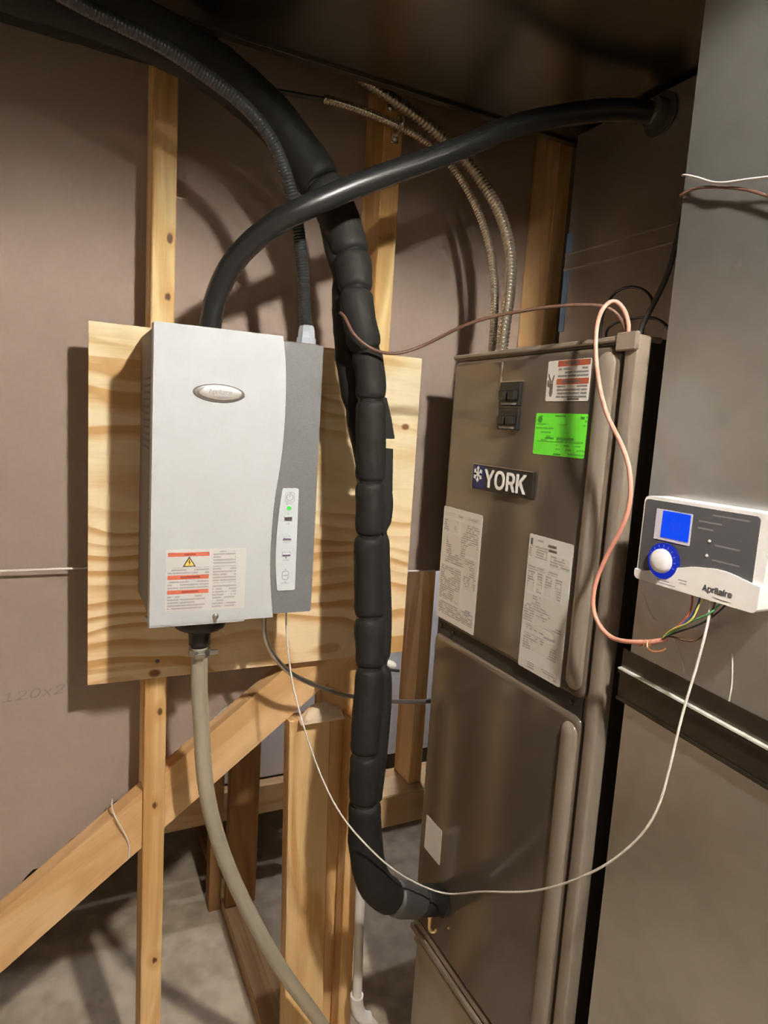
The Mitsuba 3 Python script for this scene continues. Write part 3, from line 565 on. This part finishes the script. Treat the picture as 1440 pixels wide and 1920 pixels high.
sticker('small_notice', 1.035, 1.098, -.875, -.800, 'label_white', 'small white notice by the lower far edge')
tag('furnace', 'tall glossy brown furnace cabinet with labels and a black name badge', 'furnace')
# base below
put('metal_stand__box', box(XF+.010, 1.24, .672, 1.118, -1.5, -1.084, .003), 'base_metal')
put('metal_stand__rim', box(XF+.004, XF+.02, .670, 1.121, -1.110, -1.098, .002), 'base_metal')
tag('metal_stand', 'dull grey sheet-metal box on the floor, carrying the brown furnace', 'stand')

# ================================================================ ducts
put('supply_plenum__box', box(.88, 1.238, .69, 1.060, .1395, .5635, .002), 'plenum_metal')
put('supply_plenum__seam_band', cat(box(.8775, .8805, .69, 1.060, .316, .346, .001), box(.876, .8805, .69, 1.060, .343, .347, .0006), box(.876, .8805, .69, 1.060, .315, .319, .0006)), 'plenum_metal', label='raised seam across the metal')
put('supply_plenum__edge_strip', box(.8785, .8803, 1.046, 1.0605, .20, .385, .0003), 'blue_strip', label='bluish strip along the plenum edge')
tag('supply_plenum', 'dim sheet-metal plenum above the furnace, where the steam hose ends', 'duct')
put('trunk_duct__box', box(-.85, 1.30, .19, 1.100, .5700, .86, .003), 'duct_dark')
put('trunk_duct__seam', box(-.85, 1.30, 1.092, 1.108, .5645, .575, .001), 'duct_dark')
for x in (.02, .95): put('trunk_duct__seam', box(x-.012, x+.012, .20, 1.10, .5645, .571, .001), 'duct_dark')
tag('trunk_duct', 'wide dark sheet-metal duct overhead, its underside filling the top of the view', 'duct')
XD = .69
put('return_duct__box', box(XD, 1.30, -.75, .6245, -1.5, .5635, .002), 'duct_metal')
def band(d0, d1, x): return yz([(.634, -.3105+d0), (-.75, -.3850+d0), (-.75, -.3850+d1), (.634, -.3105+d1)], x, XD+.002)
put('return_duct__seam', cat(band(.002, .028, XD-.0015), band(-.005, .0005, XD-.007), band(-.040, -.004, XD-.003), band(-.043, -.039, XD-.006)), 'duct_dark', label='raised seam across the duct, its shade painted as dark strips')  # dark strips either side of the ridge paint in its shade
put('return_duct__seam_edge', band(0, .0024, XD-.0078), 'scratch', label='bare bright edge of the seam')
for pts in ([(.562, -.240), (.545, -.262), (.536, -.281)], [(.527, -.250), (.521, -.268)], [(.478, -.235), (.473, -.270), (.4745, -.300)], [(.612, -.198), (.596, -.224), (.580, -.231)]):
    put('return_duct__scratch', tube([(XD-.0001, y, z) for y, z in pts], .0011, .003, 6), 'scratch', label='pale scratch')
put('return_duct__dent', lathe((XD+.0002, .535, .205), (-1, 0, 0), [(0, .006), (.0004, .005), (.0006, .0)], 20), 'duct_metal', True)
tag('return_duct', 'big grey galvanized duct filling the right side, carrying the humidity control', 'duct')

# ================================================================ humidity control on the duct
XS = .658
out = rrect(.4315, .5990, -.1735, -.0680, .007)
put('humidity_control__case', yz(out, XS, XD-.0004), 'stat_white')
wz = [(.600, -.1605), (.577, -.1595), (.556, -.1520), (.533, -.1460), (.515, -.1410), (.505, -.1395), (.488, -.1372), (.471, -.1375), (.458, -.1395), (.4435, -.1425)]
wy = np.linspace(.4435, .5985, 30); wv = CubicSpline([a for a, b in wz[::-1]], [b for a, b in wz[::-1]])(wy)
wave = list(zip(wy, wv))
face = Polygon(wave+[(.5985, -.0715), (.4435, -.0715)]).intersection(rrect(.4435, .5965, -.21, -.0720, .005))
put('humidity_control__face', yz(face, XS-.0008, XS+.002), 'stat_grey', label='dark grey face')
low = Polygon([(y, z) for y, z in wave]+[(.599, -.1735), (.4315, -.1735), (.4315, -.1440)]).intersection(out)
put('humidity_control__lower_cover', yz(low, XS-.0045, XS+.002), 'stat_white', label='white lower cover with a wavy top')
put('humidity_control__screen_bezel', yz(rrect(.5255, .5775, -.1190, -.0815, .001), XS-.0016, XS+.002), 'lcd_bezel')
put('humidity_control__screen', yz(rrect(.5275, .5670, -.1150, -.0828, .0008), XS-.0022, XS-.001), 'lcd_dark', label='lit blue screen', emitter={'type': 'area', 'radiance': rgb((.0, .075, 1.0))})
put('humidity_control__screen__digits', text_x('44', .5555, .5385, -.1075, -.0905, XS-.0023, .0002), 'badge_blue', emitter={'type': 'area', 'radiance': rgb((.0, .05, .72))})
c = (XS, .557, -.1430)
put('humidity_control__dial_ring', lathe(c, (-1, 0, 0), [(0, .0218), (.0052, .0218), (.0056, .0212), (.0057, .010)], 40), 'lcd_dark', 40, label='glowing blue dial ring', emitter={'type': 'area', 'radiance': rgb((.004, .022, .42))})
tk = []
for a in np.radians(np.arange(-20, 201, 22)):
    y, z = .557+.0182*math.cos(a), -.143+.0182*math.sin(a)
    tk.append(trimesh.creation.box((.0004, .0009, .0034)).apply_transform(trimesh.transformations.rotation_matrix(a-math.pi/2, (1, 0, 0))).apply_translation((XS-.0058, y, z)))
put('humidity_control__dial_ring__tick_marks', cat(*tk), 'badge_blue', emitter={'type': 'area', 'radiance': rgb((.12, .16, .85))})
put('humidity_control__dial', lathe((XS-.005, .557, -.143), (-1, 0, 0), [(0, .0150), (.004, .0147), (.0065, .0138), (.0085, .0115), (.0095, .007), (.0098, .0)], 36), 'knob_white', 40, label='round white knob')
put('humidity_control__lettering', text_x('Aprilaire', .4985, .4615, -.1660, -.1570, XS-.0045, .0006, True), 'stat_grey')
put('humidity_control__lettering', yz([(.485, -.1685), (.470, -.1700), (.4615, -.1690), (.470, -.1692)], XS-.0050, XS-.0044), 'stat_grey')
for y, z in ((.500, -.108), (.501, -.125)):
    put('humidity_control__indicator', lathe((XS-.0008, y, z), (-1, 0, 0), [(0, .0019), (.0008, .0016), (.001, 0)], 12), 'knob_white', 40)
for y0, y1, z in ((.487, .517, -.0875), (.497, .517, -.0955), (.462, .493, -.1115), (.460, .494, -.1285), (.455, .500, -.0785)):
    put('humidity_control__caption', box(XS-.0010, XS-.0006, y0, y1, z-.0010, z+.0010, 0), 'stat_ink')
for y0, y1, z in ((.545, .562, -.1665), (.520, .532, -.1600), (.520, .530, -.1635), (.535, .56, -.1700)):
    put('humidity_control__caption', box(XS-.0048, XS-.0044, y0, y1, z-.0006, z+.0006, 0), 'icon_grey')
tag('humidity_control', 'white and dark grey humidity control with blue screen and dial on the duct', 'control')

# ================================================================ wires
def wire(key, pts, r, mat, label, c='wire'): return plain(key, tube(pts, r, .005, 10), mat, label, c, smooth=True)
SAL = [(.662, .545, -.238), (.655, .566, -.248), (.65, .59, -.255), (.65, .627, -.258), (.65, .658, -.23), (.65, .65, -.169), (.65, .624, -.114), (.65, .615, -.071), (.65, .632, -.018), (.65, .669, .029), (.655, .703, .093), (.66, .717, .145), (.665, .715, .173), (.68, .712, .186), (.692, .703, .175), (.702, .701, .142)]
put('control_cable__cable', tube(SAL, .0030, .005, 12), 'wire_salmon', True)
tw = []
for k in range(3):
    o = np.array([.655, .577-.007*k, -.2525+.0022*k]); tw.append(lathe(o, (0, -1, .25), [(-.0016, .0034), (-.0008, .0046), (.0008, .0046), (.0016, .0034)], 16))
tw.append(tube([(.651, .563, -.246), (.648, .556, -.254), (.652, .546, -.253), (.656, .540, -.247)], .0011, .002, 8))
put('control_cable__copper_wrap', cat(*tw), 'copper', 40, label='bare copper wire wrapped around the cable')
cores = {'red_core': ('wire_red', [(.664, .520, -.171), (.660, .518, -.200), (.657, .526, -.214), (.657, .540, -.231), (.659, .550, -.240)]),
         'blue_core': ('wire_blue', [(.666, .510, -.171), (.661, .512, -.196), (.658, .520, -.209), (.657, .532, -.224), (.659, .549, -.239)]),
         'green_core': ('wire_green', [(.664, .480, -.171), (.656, .486, -.187), (.655, .500, -.198), (.655, .520, -.214), (.658, .548, -.237)]),
         'yellow_core': ('wire_yellow', [(.666, .497, -.171), (.655, .503, -.188), (.652, .506, -.201), (.653, .523, -.215), (.657, .546, -.236)]),
         'brown_core': ('wire_brown', [(.665, .488, -.171), (.660, .489, -.200), (.660, .497, -.220), (.660, .515, -.230), (.660, .535, -.232), (.660, .550, -.239)]),
         'black_core': ('wire_black', [(.666, .473, -.171), (.663, .482, -.186), (.658, .497, -.203), (.656, .525, -.222), (.658, .547, -.238)])}
for nm, (mt, pts) in cores.items(): put('control_cable__'+nm, tube(pts, .0011, .003, 8), mt, True, label=nm.split('_')[0]+' core')
tag('control_cable', 'salmon pink cable looping from the humidity control up to the furnace top', 'cable')
BR = [(.402, 1.02, .172), (.405, .995, .155), (.412, .985, .138), (.437, .975, .118), (.481, .972, .113), (.53, .96, .132), (.564, .92, .157), (.595, .88, .173), (.629, .82, .182), (.646, .77, .183), (.669, .73, .181), (.685, .712, .172), (.705, .705, .141)]
wire('thermostat_wire', BR, .0025, 'wire_brown', 'thin brown wire strung from the insulated pipe to the furnace top')
WH = [(.664, .494, -.171), (.655, .488, -.205), (.65, .492, -.260), (.645, .498, -.319), (.635, .501, -.404), (.63, .513, -.457), (.625, .542, -.51), (.62, .581, -.561), (.622, .692, -.668), (.628, .826, -.767), (.63, .935, -.848), (.542, .935, -.790), (.462, .925, -.706), (.425, .955, -.660), (.401, 1.0, -.605), (.374, 1.02, -.52395), (.356, 1.04, -.446), (.347, 1.055, -.36), (.346, 1.06, -.312)]
wire('signal_wire', WH, .0016, 'wire_white', 'thin white wire drooping from the humidity control across to the humidifier')
wire('power_cable', [(.735, .612, .42), (.722, .632, .35), (.72, .641, .313), (.72, .655, .241), (.72, .668, .202), (.718, .692, .155), (.718, .694, .141)], .0036, 'wire_black', 'black cable hanging beside the duct edge down to the furnace top', 'cable')
wire('power_cable', [(.73, .700, .141), (.735, .703, .165), (.742, .701, .188), (.75, .725, .211), (.76, .766, .224), (.775, .812, .222), (.785, .84, .20), (.79, .845, .141)], .0021, 'wire_black', 'thin black cable looping over the near corner of the furnace top', 'cable')
wire('power_cable', [(.76, .80, .150), (.74, .775, .166), (.73, .729, .170), (.722, .69, .167), (.712, .648, .152), (.720, .634, .12)], .0021, 'wire_black', 'thin black cable running level behind the salmon cable into the gap by the duct', 'cable')
WR = [(.684, .622, .3235), (.68, .614, .321), (.68, .594, .312), (.676, .563, .297), (.676, .532, .291), (.676, .494, .284), (.676, .40, .268), (.676, .2, .24)]
wire('duct_wire', WR, .0013, 'wire_white', 'thin pale wire along the duct at the upper right, upper of two')
wire('duct_wire', [(.684, .622, .300), (.683, .600, .302), (.681, .577, .297), (.681, .534, .283), (.681, .494, .263), (.681, .40, .22), (.681, .2, .16)], .0018, 'wire_brown', 'brown wire along the duct at the upper right, lower of two')
wire('tie_wire', [(.085, 1.258, -.735), (.088, 1.205, -.742), (.106, 1.208, -.785), (.111, 1.210, -.83)], .0014, 'wire_white', 'thin pale wire hanging over the sloping timber left of the first stud')

for (x0, z0), (x1, z1), lb in (((-.9, -.286), (.134, -.2875), 'thin white wire stretched level in front of the wall, left of the plywood panel'), ((.5835, -.318), (.762, -.322), 'short end of thin white wire right of the plywood panel, near the furnace')):
    plain('stretched_wire', cyl((x0, 1.268, z0), (x1, 1.268, z1), .0021, 10), 'wire_white', lb, 'wire', smooth=True)
# ================================================================ white plastic pipe
PV = [(.572, 1.165, -.90), (.574, 1.165, -1.019), (.580, 1.165, -1.20), (.5815, 1.165, -1.262)]
put('plastic_pipe__pipe', tube(PV, .0105, .01, 20), 'pvc', True)
put('plastic_pipe__elbow', tube([(.581, 1.165, -1.245), (.583, 1.165, -1.275), (.592, 1.16, -1.296), (.612, 1.155, -1.306)], .0145, .004, 20), 'pvc', 40, label='elbow fitting')
put('plastic_pipe__pipe', tube([(.605, 1.156, -1.304), (.66, 1.15, -1.40), (.68, 1.15, -1.49)], .0105, .01, 20), 'pvc', True)
tag('plastic_pipe', 'white plastic drain pipe standing below the insulated elbow beside the furnace base', 'pipe')

# ================================================================ lamps
def lamp(key, c, L, r, label, cord):
    m = trimesh.creation.icosphere(subdivisions=3, radius=r); m.apply_translation(c)
    put(key+'__bulb', m, 'porcelain', True, emitter={'type': 'area', 'radiance': rgb(L)})
    x, y, z = c
    put(key+'__socket', lathe((x, y, z+r*.9), (0, 0, 1), [(0, .014), (.03, .020), (.045, .022), (.05, .010)], 20), 'porcelain', 40)
    put(key+'__cord', cyl((x, y, z+r*.9+.05), (x, y, cord), .003, 8), 'wire_black', 40)
    tag(key, label, 'lamp')
lamp('bare_bulb', BULB, BULB_L, .032, 'bare light bulb hanging beside the ducts', .98)
lamp('room_fill_bulb', ROOM_FILL, ROOM_FILL_L, .05, 'added fill bulb in the far part of the basement', .98)
lamp('stair_fill_bulb', STAIR_FILL, STAIR_FILL_L, .03, 'added fill bulb under the stairs', .98)
